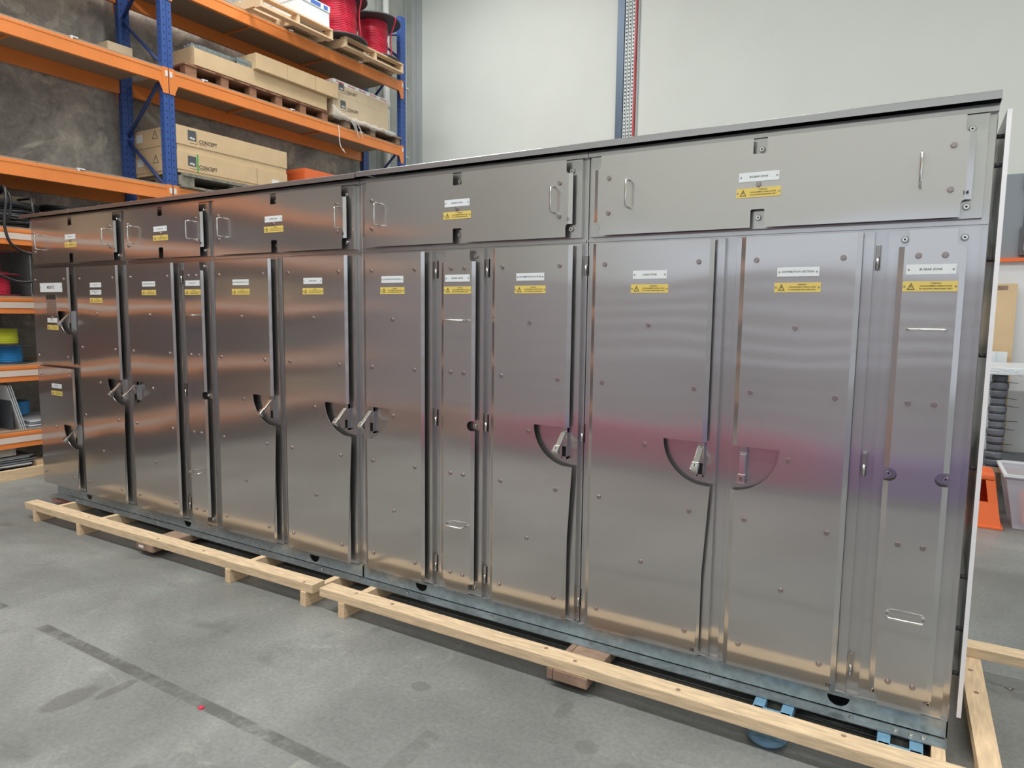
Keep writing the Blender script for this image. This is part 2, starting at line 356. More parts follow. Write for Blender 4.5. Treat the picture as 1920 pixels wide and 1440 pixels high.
# wiring chase in the back wall
tag(MB().box(-4.462, -4.352, 7.44, 7.60, 0, WZ, 'bluegrey').done('steel_channel'), 'dark blue-grey vertical channel in the white wall joint', 'steel channel')
for k, x in enumerate((-4.345, -4.288, -4.231)):
    b = MB().box(x, x+.012, 7.46, 7.50, 0, WZ, 'white').box(x+.036, x+.044, 7.46, 7.50, 0, WZ, 'white').box(x, x+.044, 7.50, 7.515, 0, WZ, 'darkgrey')
    z = 3.8
    while z < 7.4: b.box(x+.01, x+.038, 7.458, 7.49, z, z+.03, 'white'); z += .055
    tag(b.done('slotted_trunking'), ['white slotted trunking strip beside the dark blue-grey channel', 'white slotted trunking strip between two others on the back wall', 'white slotted trunking strip beside the red strip'][k], 'trunking', 'slotted trunking strips in the wall joint')
tag(MB().box(-4.182, -4.155, 7.45, 7.60, 0, WZ, 'blackred').done('red_strip'), 'narrow red vertical strip at the right of the white trunking', 'strip')
# ---------------------------------------------------------------- switchboard
ZA, ZB, ZT = 1.955, .155, 2.316
BX = [-6.44, -5.125, -4.128, -2.843, -1.474, .024]
TIERL = ['leftmost stainless switchboard cabinet with two stacked small doors', 'second stainless cabinet from the left, one wide and one narrow door under its panel', 'middle stainless cabinet with two wide doors under a two-handled panel', 'stainless cabinet just right of the roof joint, numbered 2 on its top panel', 'rightmost and nearest stainless cabinet, with the CABLE ZONE door']
CABS = []
for i in range(5):
    x0, x1 = BX[i]+(.0015 if i else 0), BX[i+1]-(.0015 if i < 4 else 0)
    c = thing('switchboard_cabinet', ((x0+x1)/2, .35, ZB), TIERL[i], 'electrical cabinet', 'switchboard cabinets in one row'); CABS.append(c)
    b = MB().box(x0, x1, .022, .70, ZB, 2.344, 'leaf', bev=.003)
    b.box(x0, x1, -.001, .0225, 2.3185, 2.344, 'leaf')
    b.box(x0+.004, x1-.004, .012, .0225, ZA-.006, ZA+.004, 'leaf').box(x0+.004, x1-.004, .006, .0225, ZB, ZB+.006, 'leaf')
    b.done('body', c)
PROT = {}
def bolt_proto(kind):
    if kind not in PROT:
        b = MB()
        if kind == 'bolt': b.cyl((0, 0, 0), (0, -.0015, 0), .0112, m='pink', n=14).cyl((0, -.0015, 0), (0, -.007, 0), .0098, .0085, m='bolt', n=12)
        elif kind == 'screw': b.cyl((0, 0, 0), (0, -.003, 0), .013, m='bolt', n=14).cyl((0, -.003, 0), (0, -.012, 0), .010, .0085, m='chrome', n=12).cyl((0, -.0118, 0), (0, -.0125, 0), .004, m='black', n=6)
        PROT[kind] = b.done(kind, None, (0, 0, 0)).data
        bpy.data.objects.remove([o for o in bpy.data.objects if o.data == PROT[kind]][0])
    return PROT[kind]
def put(kind, name, parent, x, y, z):
    o = bpy.data.objects.new(name, bolt_proto(kind)); COL.objects.link(o); o.parent = parent; o.location = Vector((x, y, z))-wloc(parent); return o
YS = -.030
def arc(cx, cz, r, a0, a1, n=18): return [(cx+r*math.cos(a0+(a1-a0)*i/n), cz+r*math.sin(a0+(a1-a0)*i/n)) for i in range(n+1)]
def cover(par, x0, x1, z0, z1, cut=None, ccz=1.10, corners=False, mids=False, mid=False, num=None):
    """raised cover sheet; x0,x1 bounds of its flat face; shallow bent edges of 18 mm both sides"""
    e = .018; cs = .058 if corners else 0; rc = .185
    P = [(x0, z0)]
    if corners: P = [(x0+.012, z0), (x0+.012, z0+cs-.012), (x0, z0+cs)][::-1]; P = [(x0, z0+cs), (x0+.0, z0+cs-.001), (x0+.012, z0+cs-.014), (x0+.012, z0)]
    xm = (x0+x1)/2
    if mid: P += [(xm-.026, z0), (xm-.026, z0+.066), (xm-.022, z0+.070), (xm+.022, z0+.070), (xm+.026, z0+.066), (xm+.026, z0)]
    seg = []                                     # vertical spans of the bent edges, right and left
    if corners:
        P += [(x1-.012, z0)] + [(x1-.012, z0+cs-.012)] + [(x1-.008, z0+cs-.003), (x1, z0+cs)]
    else: P += [(x1, z0)]
    if mids: P += [(x1, 1.03)] + arc(x1, 1.055, .025, -PI/2, -3*PI/2, 8)[1:-1] + [(x1, 1.08)]
    if cut == 'R': P += arc(x1+.02, ccz, rc, -PI/2+.109, -PI, 20) + [(x1, ccz)]
    if corners: P += [(x1, z1-cs), (x1-.008, z1-cs+.003), (x1-.012, z1-cs+.012), (x1-.012, z1)]
    else: P += [(x1, z1)]
    if mid: P += [(xm+.026, z1), (xm+.026, z1-.056), (xm+.022, z1-.060), (xm-.022, z1-.060), (xm-.026, z1-.056), (xm-.026, z1)]
    if corners: P += [(x0+.012, z1), (x0+.012, z1-cs+.012), (x0+.008, z1-cs+.003), (x0, z1-cs)]
    else: P += [(x0, z1)]
    if cut == 'L': P += [(x0, ccz)] + arc(x0-.02, ccz, rc, 0, -PI/2+.109, 20)
    if mids == 2: P += [(x0, 1.08)] + arc(x0, 1.055, .025, PI/2, -PI/2, 8)[1:-1] + [(x0, 1.03)]
    Q = []
    for p in P:
        if not Q or (abs(p[0]-Q[-1][0])+abs(p[1]-Q[-1][1])) > 1e-5: Q.append(p)
    b = MB().poly([(x, YS, z) for x, z in Q], (0, .002, 0), 'steel')
    def edge(side, a, c):
        xa = x1 if side > 0 else x0
        b.poly([(xa, YS, a), (xa+side*e, YS+.008, a), (xa+side*e, YS+.010, a), (xa, YS+.002, a)], (0, 0, c-a), 'steel')
    a, c = z0+cs, z1-cs
    for side, key in ((1, 'R'), (-1, 'L')):
        if cut == key: edge(side, a, ccz-rc+.0012); edge(side, ccz, c)
        elif mids and (side > 0 or mids == 2): edge(side, a, 1.03); edge(side, 1.08, c)
        else: edge(side, a, c)
    if num:
        b.text(num, .014, T(x1-.006 if not corners else x1+.0, YS-.0012, (z0+cs+.022)) @ FRONT, 'ink', bold=.02)
    return b.done('cover_sheet', par)
def nameplate(par, x, z, txt, y=YS, w=.15, h=.035, th=.0075):
    b = MB().box(x-w/2, x+w/2, y-.002, y, z-h/2, z+h/2, 'white')
    lines = txt.split('\n')
    for i, t in enumerate(lines): b.text(t, th, T(x, y-.0026, z+((len(lines)-1)/2-i)*.012) @ FRONT, 'ink')
    for s in (-1, 1): b.cyl((x+s*(w/2-.008), y-.002, z), (x+s*(w/2-.008), y-.0035, z), .003, m='bolt', n=8)
    return b.done('nameplate', par)
def warning(par, x, z, y=YS, w=.166, h=.036):
    b = MB().box(x-w/2, x+w/2, y-.002, y, z-h/2, z+h/2, 'yellow'); yy = y-.0026
    tx = x-w/2+.026; t = .012
    A = [(tx-t, z-.0115), (tx+t, z-.0115), (tx, z+.0125)]; Bc = [(tx-t*.72, z-.0095), (tx+t*.72, z-.0095), (tx, z+.0085)]
    for k in range(3):
        q = (k+1) % 3; b.poly([(A[k][0], yy, A[k][1]), (A[q][0], yy, A[q][1]), (Bc[q][0], yy, Bc[q][1]), (Bc[k][0], yy, Bc[k][1])], (0, .0004, 0), 'ink')
    zig = [(tx+.001, z+.007), (tx-.003, z-.001), (tx+.0005, z-.0005), (tx-.0015, z-.008), (tx+.003, z+.001), (tx-.0003, z+.0006)]
    b.poly([(p[0], yy, p[1]) for p in zig], (0, .0004, 0), 'ink')
    for i, s_ in enumerate(('WARNING', 'LIVE EQUIPMENT INSIDE ACCESS', 'TO QUALIFIED PERSONNEL ONLY')):
        b.text(s_, .0047, T(x+.018, yy, z+.0105-i*.0095) @ FRONT, 'ink', bold=.01)
    for s in (-1, 1): b.cyl((x+s*(w/2-.006), y-.002, z), (x+s*(w/2-.006), y-.0035, z), .003, m='bolt', n=8)
    return b.done('warning_plate', par)
def lock(par, x, z0=.950, ang=33):
    z1 = z0+.152
    b = MB().box(x-.0145, x-.0105, -.020, 0, z0, z1, 'lock').box(x+.0105, x+.0145, -.020, 0, z0, z1, 'lock')
    b.box(x-.0145, x+.0145, -.020, 0, z0, z0+.010, 'lock').box(x-.0145, x+.0145, -.021, 0, z1-.030, z1, 'lock', bev=.002)
    b.box(x-.011, x+.011, -.017, 0, z0+.058, z1-.030, 'lock').box(x-.011, x+.011, -.006, 0, z0+.01, z0+.058, 'black')
    b.done('lock_housing', par)
    L = .106; Rm = Matrix.Rotation(-R(ang), 4, 'X'); P = T(x, -.021, z1-.032) @ Rm
    l = MB().box(-.0120, .0120, -.013, .0, -L, 0, 'chrome', bev=.003).box(-.0155, .0155, -.019, .0, -L-.014, -L+.024, 'chrome', bev=.004)
    l.cyl((0, -.018, -L+.005), (0, -.0205, -L+.005), .010, m='lock', n=16).box(-.002, .002, -.0215, -.020, -L-.001, -L+.011, 'black')
    l.box(-.010, .010, .0, .018, -L-.008, -L+.012, 'lock', bev=.002)
    l.done('lock_lever', par, mtx=P)
def hinge(par, x, z):
    MB().box(x-.008, x+.008, -.006, .022, z-.045, z+.045, 'bolt', bev=.002).cyl((x, -.006, z-.043), (x, -.006, z+.002), .006, m='leaf', n=10).box(x+.001, x+.007, -.0075, -.006, z-.04, z-.004, 'black').done('hinge', par)
def pull(par, p0, p1, out=.045, y=YS):
    p0, p1 = Vector((p0[0], y, p0[1])), Vector((p1[0], y, p1[1])); d = (p1-p0).normalized(); o = Vector((0, -out, 0)); r = .010
    pts = [p0, p0+o*.7, p0+o*.93+d*r*.3, p0+o+d*r, p1+o-d*r, p1+o*.93-d*r*.3, p1+o*.7, p1]
    MB().tube(pts, .0048, 8, 'chrome').done('pull_handle', par)
def door(cab, lx0, lx1, z0=.163, z1=1.940, lock_side=None, lz=.95, bolts=True, plate=None, center=True, narrow=False, hinge_side=None, num=None, fx0=None, ang=47, warn=True, levels=(1.845, 1.583, 1.322, 1.063, .798, .535, .267), pz=1.797):
    d = MB().box(lx0, lx1, 0, .022, z0, z1, 'leaf', bev=.0015)
    d.box(lx0, lx0+.004, -.0015, .0, z0, z1, 'leaf').box(lx1-.004, lx1, -.0015, .0, z0, z1, 'leaf')
    D = d.done('door', cab)
    f0, f1 = (lx0+.045 if fx0 is None else fx0), lx1-.054
    if narrow: f0 = lx0+.052
    if lock_side: cz = lz+.15
    else: cz = None
    cover(D, f0, f1, z0+.004, z1-.004, cut=lock_side, ccz=cz or 1.1, corners=narrow, mids=(2 if narrow == 2 else bool(narrow)), num=num)
    xm = (f0+f1)/2
    if bolts:
        for k, z in enumerate(levels):
            if z is None: continue
            if k % 2 == 0:
                xs = (xm-.04, xm+.04) if narrow else (f0+.043, f1-.043)
                for x in xs: put('bolt', 'bolt', D, x, YS, z)
            elif not narrow: put('bolt', 'bolt', D, xm, YS, z)
    if lock_side == 'R': lock(D, lx1-.060, lz, ang)
    if lock_side == 'L': lock(D, lx0+.071, lz, ang)
    if plate is not None: nameplate(D, xm, pz, plate)
    if warn: warning(D, xm, pz-.059)
    if narrow:
        for z in (.207, 1.905):
            put('screw', 'corner_screw', D, lx0+.050, 0, z); put('screw', 'corner_screw', D, lx1-.045, 0, z)
        put('screw', 'corner_screw', D, lx1-.045, 0, 1.055)
        if narrow == 2: put('screw', 'corner_screw', D, lx0+.050, 0, 1.055)
        pull(D, (xm-.058, 1.587), (xm+.058, 1.587)); pull(D, (xm-.058, .53), (xm+.058, .53))
    if hinge_side:
        x = lx0-.014 if hinge_side == 'L' else lx1+.014
        for z in (1.845, 1.075, .285): hinge(D, x, z)
    return D
# tier 1
D = door(CABS[0], -6.425, -5.815, 1.172, 1.940, 'R', 1.448, plate=None, warn=False, bolts=False, num=None, fx0=-6.40)
b = MB().box(-6.282, -5.948, YS-.002, YS, 1.748, 1.820, 'white'); b.text('MSSB T2', .022, T(-6.115, YS-.0026, 1.784) @ FRONT, 'ink', bold=.015)
for s in (-1, 1): b.cyl((-6.115+s*.158, YS-.002, 1.784), (-6.115+s*.158, YS-.0035, 1.784), .004, m='bolt', n=8)
b.done('nameplate', D)
b = MB().box(-6.195, -6.045, YS-.002, YS, 1.560, 1.725, 'roof').box(-6.195, -6.045, YS-.0028, YS-.002, 1.690, 1.725, 'ink')
for k in range(6): b.box(-6.185, -6.055, YS-.0026, YS-.002, 1.575+k*.018, 1.5765+k*.018, 'ink')
tag(b.done('rating_plate', D), 'etched metal rating plate with dark header', None)
nameplate(D, -6.120, 1.524, 'CABLE ZONE'); warning(D, -6.118, 1.467)
for x, z in ((-6.36, 1.845), (-5.915, 1.845), (-6.36, 1.235), (-5.915, 1.235), (-6.12, 1.545)): put('bolt', 'bolt', D, x, YS, z)
D = door(CABS[0], -6.425, -5.815, .163, 1.150, 'R', .538, plate=None, warn=False, bolts=False, fx0=-6.40)
nameplate(D, -6.112, .996, 'DISTRIBUTION\nSECTION'); warning(D, -6.114, .937)
for x, z in ((-6.36, 1.085), (-5.915, 1.085), (-6.15, .66), (-6.36, .267), (-5.915, .267)): put('bolt', 'bolt', D, x, YS, z)
D = door(CABS[0], -5.781, -5.145, lock_side='R', plate='CABLE ZONE')
for o in [o for o in D.children if o.name.startswith(('nameplate', 'warning_plate'))]: o.location.x += .0
nameplate(D, -5.470, 1.743, 'DISTRIBUTION SECT.\nMETER')
for o in D.children:
    if o.name.startswith('warning_plate'): o.location.z -= .055
# tier 2
door(CABS[1], -5.096, -4.480, lock_side='L', plate='DISTRIBUTION SECTION')
door(CABS[1], -4.437, -4.160, narrow=1, plate='BUSBAR ZONE', hinge_side='L')
# tier 3
door(CABS[2], -4.112, -3.510, lock_side='R', plate='DISTRIBUTION SECTION')
door(CABS[2], -3.473, -2.882, lock_side='R', plate='CABLE ZONE')
# tier 4
door(CABS[3], -2.822, -2.340, lock_side='L', plate='DISTRIBUTION SECTION')
door(CABS[3], -2.300, -2.022, narrow=1, plate='BUSBAR ZONE', hinge_side='L')
door(CABS[3], -1.986, -1.494, lock_side='R', plate='DISTRIBUTION SECTION', hinge_side='L')
# tier 5
door(CABS[4], -1.456, -.856, lock_side='R', plate='CABLE ZONE', hinge_side='L', num='28', ang=47)
door(CABS[4], -.814, -.320, lock_side='L', plate='DISTRIBUTION SECTION', hinge_side='R', num='77', ang=2)
door(CABS[4], -.274, .000, narrow=2, plate='BUSBAR ZONE', num=None)
# top panels
PN = [(-6.425, -5.142, 9, -6.228, -5.268), (-5.112, -4.145, 10, -4.943, -4.285), (-4.112, -2.885, 8, -3.966, -2.958), (-2.825, -1.500, 2, -2.671, -1.621), (-1.457, .000, 14, -1.263, -.189)]
for i, (x0, x1, n, h0, h1) in enumerate(PN):
    D = MB().box(x0, x1, 0, .022, 1.968, 2.316, 'leaf', bev=.0015).done('top_panel', CABS[i])
    f0, f1 = x0+.047, x1-.054; z0, z1 = 1.972, 2.312
    cover(D, f0, f1, z0, z1, corners=True, mid=True, num=str(n))
    xm = (f0+f1)/2
    for z in (2.008, 2.266):
        put('screw', 'corner_screw', D, x0+.052, 0, z); put('screw', 'corner_screw', D, x1-.048, 0, z)
    put('screw', 'corner_screw', D, xm+.002, 0, 2.272); put('screw', 'corner_screw', D, xm, 0, 2.012)
    for z in (2.066, 2.214): put('bolt', 'bolt', D, x0+.098, YS, z); put('bolt', 'bolt', D, x1-.098, YS, z)
    put('bolt', 'bolt', D, xm, YS, 2.137)
    nameplate(D, xm, 2.166, 'BUSBAR ZONE'); warning(D, xm, 2.106)
    pull(D, (h0, 2.083), (h0, 2.197)); pull(D, (h1, 2.083), (h1, 2.197))
# end sheet standing off the right side
E = MB().box(.044, .047, -.02, .66, .194, 2.315, 'steel').box(.044, .058, -.0225, -.020, .194, 2.315, 'edge')
E = E.done('end_cover_sheet', CABS[4]); tag(E, 'end cover sheet with glare painted pale on its front edge', None)
for z in (2.24, 2.145, 1.83, 1.50, 1.10, .70, .505, .335):
    MB().cyl((.0235, .03, z), (.044, .03, z), .008, m='rubber', n=12).done('standoff', CABS[4])
# rain hoods
for k, (x0, x1, lab) in enumerate(((-6.53, -2.832, 'longer dark stainless roof hood over the three left cabinets'), (-2.85, .026, 'stainless roof hood over the two nearest right cabinets'))):
    dz = .004*k; x0 += .022*k*0
    if k: x0 = -2.826
    sec = [(-.047, 2.342+dz), (-.045, 2.342+dz), (-.045, 2.366+dz), (.74, 2.376+dz), (.74, 2.342), (.742, 2.342), (.742, 2.380+dz), (-.043, 2.370+dz), (-.047, 2.367+dz)]
    b = MB().poly([(x0, y, z) for y, z in sec], (x1-x0, 0, 0), 'roof')
    if not k: b.box(x0, x0+.003, -.045, .74, 2.343, 2.370, 'roof')
    else: b.box(x1-.003, x1, -.045, .74, 2.343, 2.370, 'roof')
    for q in range(6): b.box(x0+.3+q*.42, x0+.31+q*.42, -.03, -.02, 2.368+dz, 2.376+dz, 'chrome')
    b.box(x0+.02, x1-.02, .03, .68, 2.344, 2.352, 'roof')
    tag(b.done('roof_hood'), lab, 'roof', 'roof hoods')
# base channels
for k, (x0, x1, hs, lab) in enumerate(((-6.245, -2.845, (-5.767, -4.496, -3.24), 'galvanised base channel under the three left cabinets'), (-2.841, .022, (-2.418, -.342), 'galvanised base channel under the right cabinets above the pallet jack'))):
    zt, zb = ZB-.0005, .0915; pts = [(x0, zb), (x1, zb), (x1, zt)]
    for h in sorted(hs, reverse=True):
        pts += [(h+.040, zt-.014)]+[(h+.040*math.cos(a), zt-.014-.038*math.sin(a)) for a in [PI*j/12 for j in range(1, 12)]]+[(h-.040, zt-.014)]
        pts[-13:-12] = [(h+.040, zt), (h+.040, zt-.014)]; pts += [(h-.040, zt)]
    pts += [(x0, zt)]
    b = MB().poly([(x, .0, z) for x, z in pts], (0, .004, 0), 'galv').box(x0, x1, -.066, .0, .083, .087, 'galv').box(x0, x1, .62, .66, .083, ZB-.0005, 'galv')
    b.box(x0, x1, .004, .07, ZB-.008, ZB-.0005, 'galv')
    for h in hs: b.box(h-.045, h+.045, -.0005, .004, zt-.012, zt, 'galv')
    b.box(x0, x0+.004, .0, .62, .086, ZB-.0005, 'galv').box(x1-.004, x1, .0, .62, .086, ZB-.0005, 'galv')
    x = x0+.35
    while x < x1-.1: b.cyl((x, -.03, .087), (x, -.03, .093), .009, m='bolt', n=8); x += .55
    if k:
        for x in (-.14, -.09, -.05): b.cyl((x, -.035, .087), (x, -.035, .094), .010, m='chrome', n=8)
    tag(b.done('base_channel'), lab, 'steel channel', 'galvanised base channels')
# ---------------------------------------------------------------- timber skids
def knots(b, pts, z):
    for x, y in pts: b.cyl((x, y, z), (x, y, z+.0006), .010, m='oldwood', n=10, smooth=False)
sk = thing('timber_skid', (-4.4, 0, 0), 'left pale pine skid with long front rail, under the far cabinets', 'timber skid', 'timber skids')
b = MB().poly([(-6.005, -.356, .0835), (-2.925, -.313, .0835), (-2.925, -.222, .0835), (-6.01, -.264, .0835)], (0, 0, .0465), 'pine'); knots(b, ((-5.2, -.3), (-4.35, -.31), (-3.9, -.29), (-3.0, -.3)), .130); b.done('rail', sk)
for x in (-5.865, -5.26, -3.625, -2.99): MB().box(x-.022, x+.022, -.322+.012*(x+3), .75, 0, .083, 'piney', bev=.002).done('bearer', sk)
b = MB().box(-4.549, -4.37, -.338, .75, .038, .083, 'oldwood', bev=.002).box(-4.52, -4.47, -.3395, -.338, .052, .068, 'inkwhite')
tag(b.done('bearer', sk), 'wider brown reused bearer', None)
sk = thing('timber_skid', (-1.4, 0, 0), 'right pale pine skid with rail crossing the foreground and side board', 'timber skid', 'timber skids')
b = MB().box(-2.868, .090, -.315, -.223, .0835, .130, 'pine', bev=.003); knots(b, ((-2.4, -.26), (-1.51, -.25), (-1.35, -.285), (-.9, -.27), (-.3, -.25), (-2.65, -.26)), .130); b.done('rail', sk)
for x in (-2.706, -.005): MB().box(x-.022, x+.022, -.20 if x > -1 else -.318, .75, 0, .083, 'piney', bev=.002).done('bearer', sk)
tag(MB().box(-1.468, -1.442, -.321, .75, .038, .083, 'oldwood').box(-1.439, -1.277, -.322, .75, .038, .083, 'oldwood', bev=.002).done('bearer', sk), 'wider brown reused bearer', None)
b = MB().poly([(.112, -.50, .0835), (.176, -.50, .0835), (.163, .80, .0835), (.082, .80, .0835)], (0, 0, .0465), 'piney'); knots(b, ((.1, -.28), (.13, .35), (.12, .55)), .130); b.done('side_board', sk)
MB().box(.115, .150, -.47, .78, .0, .083, 'piney').done('side_bearer', sk)
MB().box(.060, 1.25, .685, .775, .130, .176, 'pine', bev=.003).done('cross_rail', sk)
MB().box(1.15, 1.20, .60, .80, .0, .130, 'piney').done('block', sk)
# pallet jack
pj = thing('pallet_jack', (-.34, .2, 0), 'blue pallet jack with its fork tips showing under the right cabinets', 'pallet jack')
for xa in (-.565, -.125):
    b = MB()
    for s in (-1, 1): b.box(xa+s*.052-.022, xa+s*.052+.022, -.14, .9, .040, .080, 'forkblue', bev=.004)
    b.box(xa-.074, xa+.074, -.155, -.12, .035, .080, 'forkblue', bev=.006).box(xa-.074, xa+.074, .10, .9, .070, .080, 'forkblue').done('fork', pj)
    MB().cyl((xa-.028, .0, .038), (xa+.028, .0, .038), .036, m='greywood', n=18).done('roller', pj)
    MB().lathe((xa+.0, -.215, .0), [(.030, .002), (.062, .006), (.072, .018), (.066, .034), (.045, .040)], 22, 'forkblue').box(xa-.03, xa+.03, -.19, -.12, .012, .040, 'forkblue').done('fork_tip', pj)
MB().box(-.64, -.05, .9, 1.05, .03, .35, 'forkblue', bev=.01).done('frame', pj)
MB().cyl((-.345, 1.02, .3), (-.345, 1.5, 1.2), .018, m='blkcable').box(-.45, -.24, 1.47, 1.52, 1.18, 1.24, 'blkcable').done('tow_handle', pj)
for x in (-.42, -.27): MB().cyl((x-.03, 1.02, .09), (x+.03, 1.02, .09), .09, m='forkblue', n=20).done('wheel', pj)
# ---------------------------------------------------------------- pallet rack
RXF, RXR = -7.40, -8.27
rk = thing('pallet_rack', (-7.83, 1.88, 0), 'tall orange and blue pallet rack along the stained concrete wall', 'pallet rack')
UPR = [(-6.1, 6.9), (-2.12, 6.9), (1.882, 6.9), (5.855, 6.20)]
for y, h in UPR:
    for x in (RXF-.04, RXR+.04):
        MB().box(x-.038, x+.038, y-.062, y-.003, 0, h, 'post').box(x-.038, x+.038, y+.003, y+.062, 0, h, 'post').box(x-.034, x+.034, y-.004, y+.004, 0, h, 'blue').done('post', rk, loc=(x, y, 0))
    z = .3; s = 0
    while z < h-.6:
        za, zb_ = (z, z+.62) if s else (z+.62, z)
        MB().cyl((RXR+.06, y, za), (RXF-.06, y, zb_), .020, m='blue', n=8).done('brace', rk); z += .66; s ^= 1
    MB().cyl((RXR+.06, y, h-.1), (RXF-.06, y, h-.25), .020, m='blue', n=8).done('brace', rk)
LV = {'main': (4.08, 2.83, 5.07), 'low': (2.20, 1.565, .93, .305)}
def bay(y0, y1, levels, seg=None):
    for z in levels:
        zt = z+.145
        for x, s in ((RXF, -1), (RXR, 1)):
            b = MB().box(x, x+s*.045, y0, y1, z, zt, 'orange', bev=.004)
            if s < 0: b.box(x-.001, x+.004, y0, y1, z, z+.022, 'orange').box(x-.001, x+.004, y0, y1, zt-.03, zt-.006, 'orange')
            for yy, q in ((y0, 1), (y1, -1)):
                b.box(x+.006, x-s*0+.0015, yy-q*.058, yy+q*.01, z-.11, zt+.02, 'orange') if s < 0 else b.box(x-.006, x-.001, yy-q*.058, yy+q*.01, z-.11, zt+.02, 'orange')
                if s < 0:
                    b.poly([(x+.001, yy, z), (x+.001, yy+q*.05, z), (x+.001, yy, z-.11)], (.004, 0, 0), 'orange')
                    b.box(x+.006, x+.010, yy-q*.050, yy-q*.022, zt-.075, zt-.015, 'white')
            b.done('beam', rk)
            if s < 0 and levels is LV['low']:
                tag(MB().box(x+.004, x+.0055, y0+.1, y1-.1, z+.05, z+.105, 'cream').done('label_strip', rk), 'cream label strip on the beam', None)
        n = 3
        for k in range(n):
            ya, yb = y0+(y1-y0)*k/n+.004, y0+(y1-y0)*(k+1)/n-.004
            MB().box(RXR+.0, RXF-.006, ya, yb, zt, zt+.018, 'chip').done('shelf_board', rk)
            if k: MB().box(RXR-.0, RXF-.05, ya-.012, ya+.012, zt-.02, zt-.001, 'orange').box(RXF-.09, RXF-.05, ya-.04, ya+.04, zt-.05, zt-.03, 'white').done('tie_bar', rk)
            MB().box(RXF-.04, RXF+.004, ya+.35, ya+.42, zt+.014, zt+.026, 'white').box(RXF+.0, RXF+.005, ya+.35, ya+.37, zt-.004, zt+.02, 'white').done('clip', rk)
bay(1.945, 5.793, LV['main']); bay(-2.058, 1.819, LV['main']); bay(-2.058, 1.819, LV['low']); bay(-6.038, -2.183, LV['main']); bay(-6.038, -2.183, LV['low'])
L1, L2, L3 = 4.243, 2.993, 5.233          # shelf surfaces A, B, top
LC, LD, LE, LF = 2.363, 1.728, 1.093, .468
# --- cartons
def tm(y, z, x): return T(x, y, z) @ RACKF
def carton(name, x0, x1, y0, y1, z0, z1, m, label, group=None, lid=0., art=None, cat='cardboard box'):
    t = thing(name, ((x0+x1)/2, (y0+y1)/2, z0), label, cat, group)
    if lid:
        MB().box(x0+.006, x1-.008, y0+.008, y1-.008, z0, z1-.01, m, bev=.003).done('tray', t)
        b = MB().box(x0, x1, y0, y1, z1-lid, z1, m, bev=.003)
    else:
        b = MB().box(x0, x1, y0, y1, z0, z1, m, bev=.003)
    if art: art(b)
    b.done('lid' if lid else 'box', t); return t
def logo(b, y, z, x, s=1.):
    s *= 1.16
    b.box(x, x+.0012, y, y+.088*s, z-.045*s, z+.05*s, 'darkgrey'); b.text('nhp', .022*s, tm(y+.046*s, z-.022*s, x+.002), 'inkwhite', bold=.04, wide=1.2)
    b.box(x, x+.0012, y+.097*s, y+.100*s, z-.068*s, z+.032*s, 'ink').box(x, x+.0012, y+.02*s, y+.100*s, z-.071*s, z-.068*s, 'ink')
    b.text('CONCEPT', .037*s, tm(y+.118*s, z-.040*s, x+.002), 'ink', align='LEFT', wide=.85, bold=.012)
    b.text('PANELBOARDS', .009*s, tm(y+.118*s, z-.066*s, x+.002), 'ink', align='LEFT')
def sidewarn(b, x, z, y):
    A = [(x-.06, z-.045), (x+.06, z-.045), (x, z+.055)]; Bq = [(x-.048, z-.038), (x+.048, z-.038), (x, z+.041)]
    for k in range(3):
        q = (k+1) % 3; b.poly([(A[k][0], y, A[k][1]), (A[q][0], y, A[q][1]), (Bq[q][0], y, Bq[q][1]), (Bq[k][0], y, Bq[k][1])], (0, .001, 0), 'ink')
    b.text('!', .05, T(x, y-.0005, z-.005) @ FRONT, 'ink'); b.text('CAUTION', .022, T(x+.16, y-.0005, z+.03) @ FRONT, 'ink'); b.text('HEAVY', .022, T(x+.15, y-.0005, z-.01) @ FRONT, 'ink')
    b.box(x-.36, x-.24, y-.0005, y+.001, z-.06, z+.03, 'inkwhite')
BB = 3.155
def art1(b): logo(b, 2.090, 3.582, RXF+.0005); sidewarn(b, -7.80, 3.60, 1.9495)
def art2(b):
    logo(b, 2.082, 3.298, RXF+.0005); sidewarn(b, -7.80, 3.33, 1.9495); b.box(RXF, RXF+.004, 2.195, 2.212, 3.185, 3.39, 'green')
    b.box(RXF, RXF+.001, 3.02, 3.024, 3.19, 3.39, 'ink').box(RXF, RXF+.0014, 3.25, 3.36, 3.21, 3.29, 'inkwhite')
carton('long_carton', -8.25, RXF, 1.950, 3.50, BB, 3.395, 'card', 'lower long brown CONCEPT carton with a green strap', 'stacked long cartons on the lower shelf', .205, art2)
carton('long_carton', -8.25, RXF, 1.950, 3.50, 3.395, 3.672, 'card', 'upper long brown CONCEPT carton, topmost of the lower shelf stack', 'stacked long cartons on the lower shelf', .205, art1)
pt = thing('timber_pallet', (-7.8, 2.8, L2), 'dark weathered pallet under the two long CONCEPT cartons', 'pallet')
for y in (2.05, 2.75, 3.4):
    for x in (-8.2, -7.8, -7.42): MB().box(x-.05, x+.04, y-.09, y+.09, L2+.022, L2+.125, 'greywood').done('block', pt)
for x in (-8.2, -7.8, -7.42): MB().box(x-.06, x+.05, 1.97, 3.55, L2, L2+.022, 'greywood').done('bottom_board', pt)
MB().box(-8.25, -7.36, 2.0, 3.5, L2+.125, L2+.16, 'greywood').done('deck', pt)
carton('orange_carton', -8.1, -7.4, 3.80, 4.42, L2, 3.535, 'stool', 'plain orange box right of the long cartons, half hidden by the roof', cat='box')
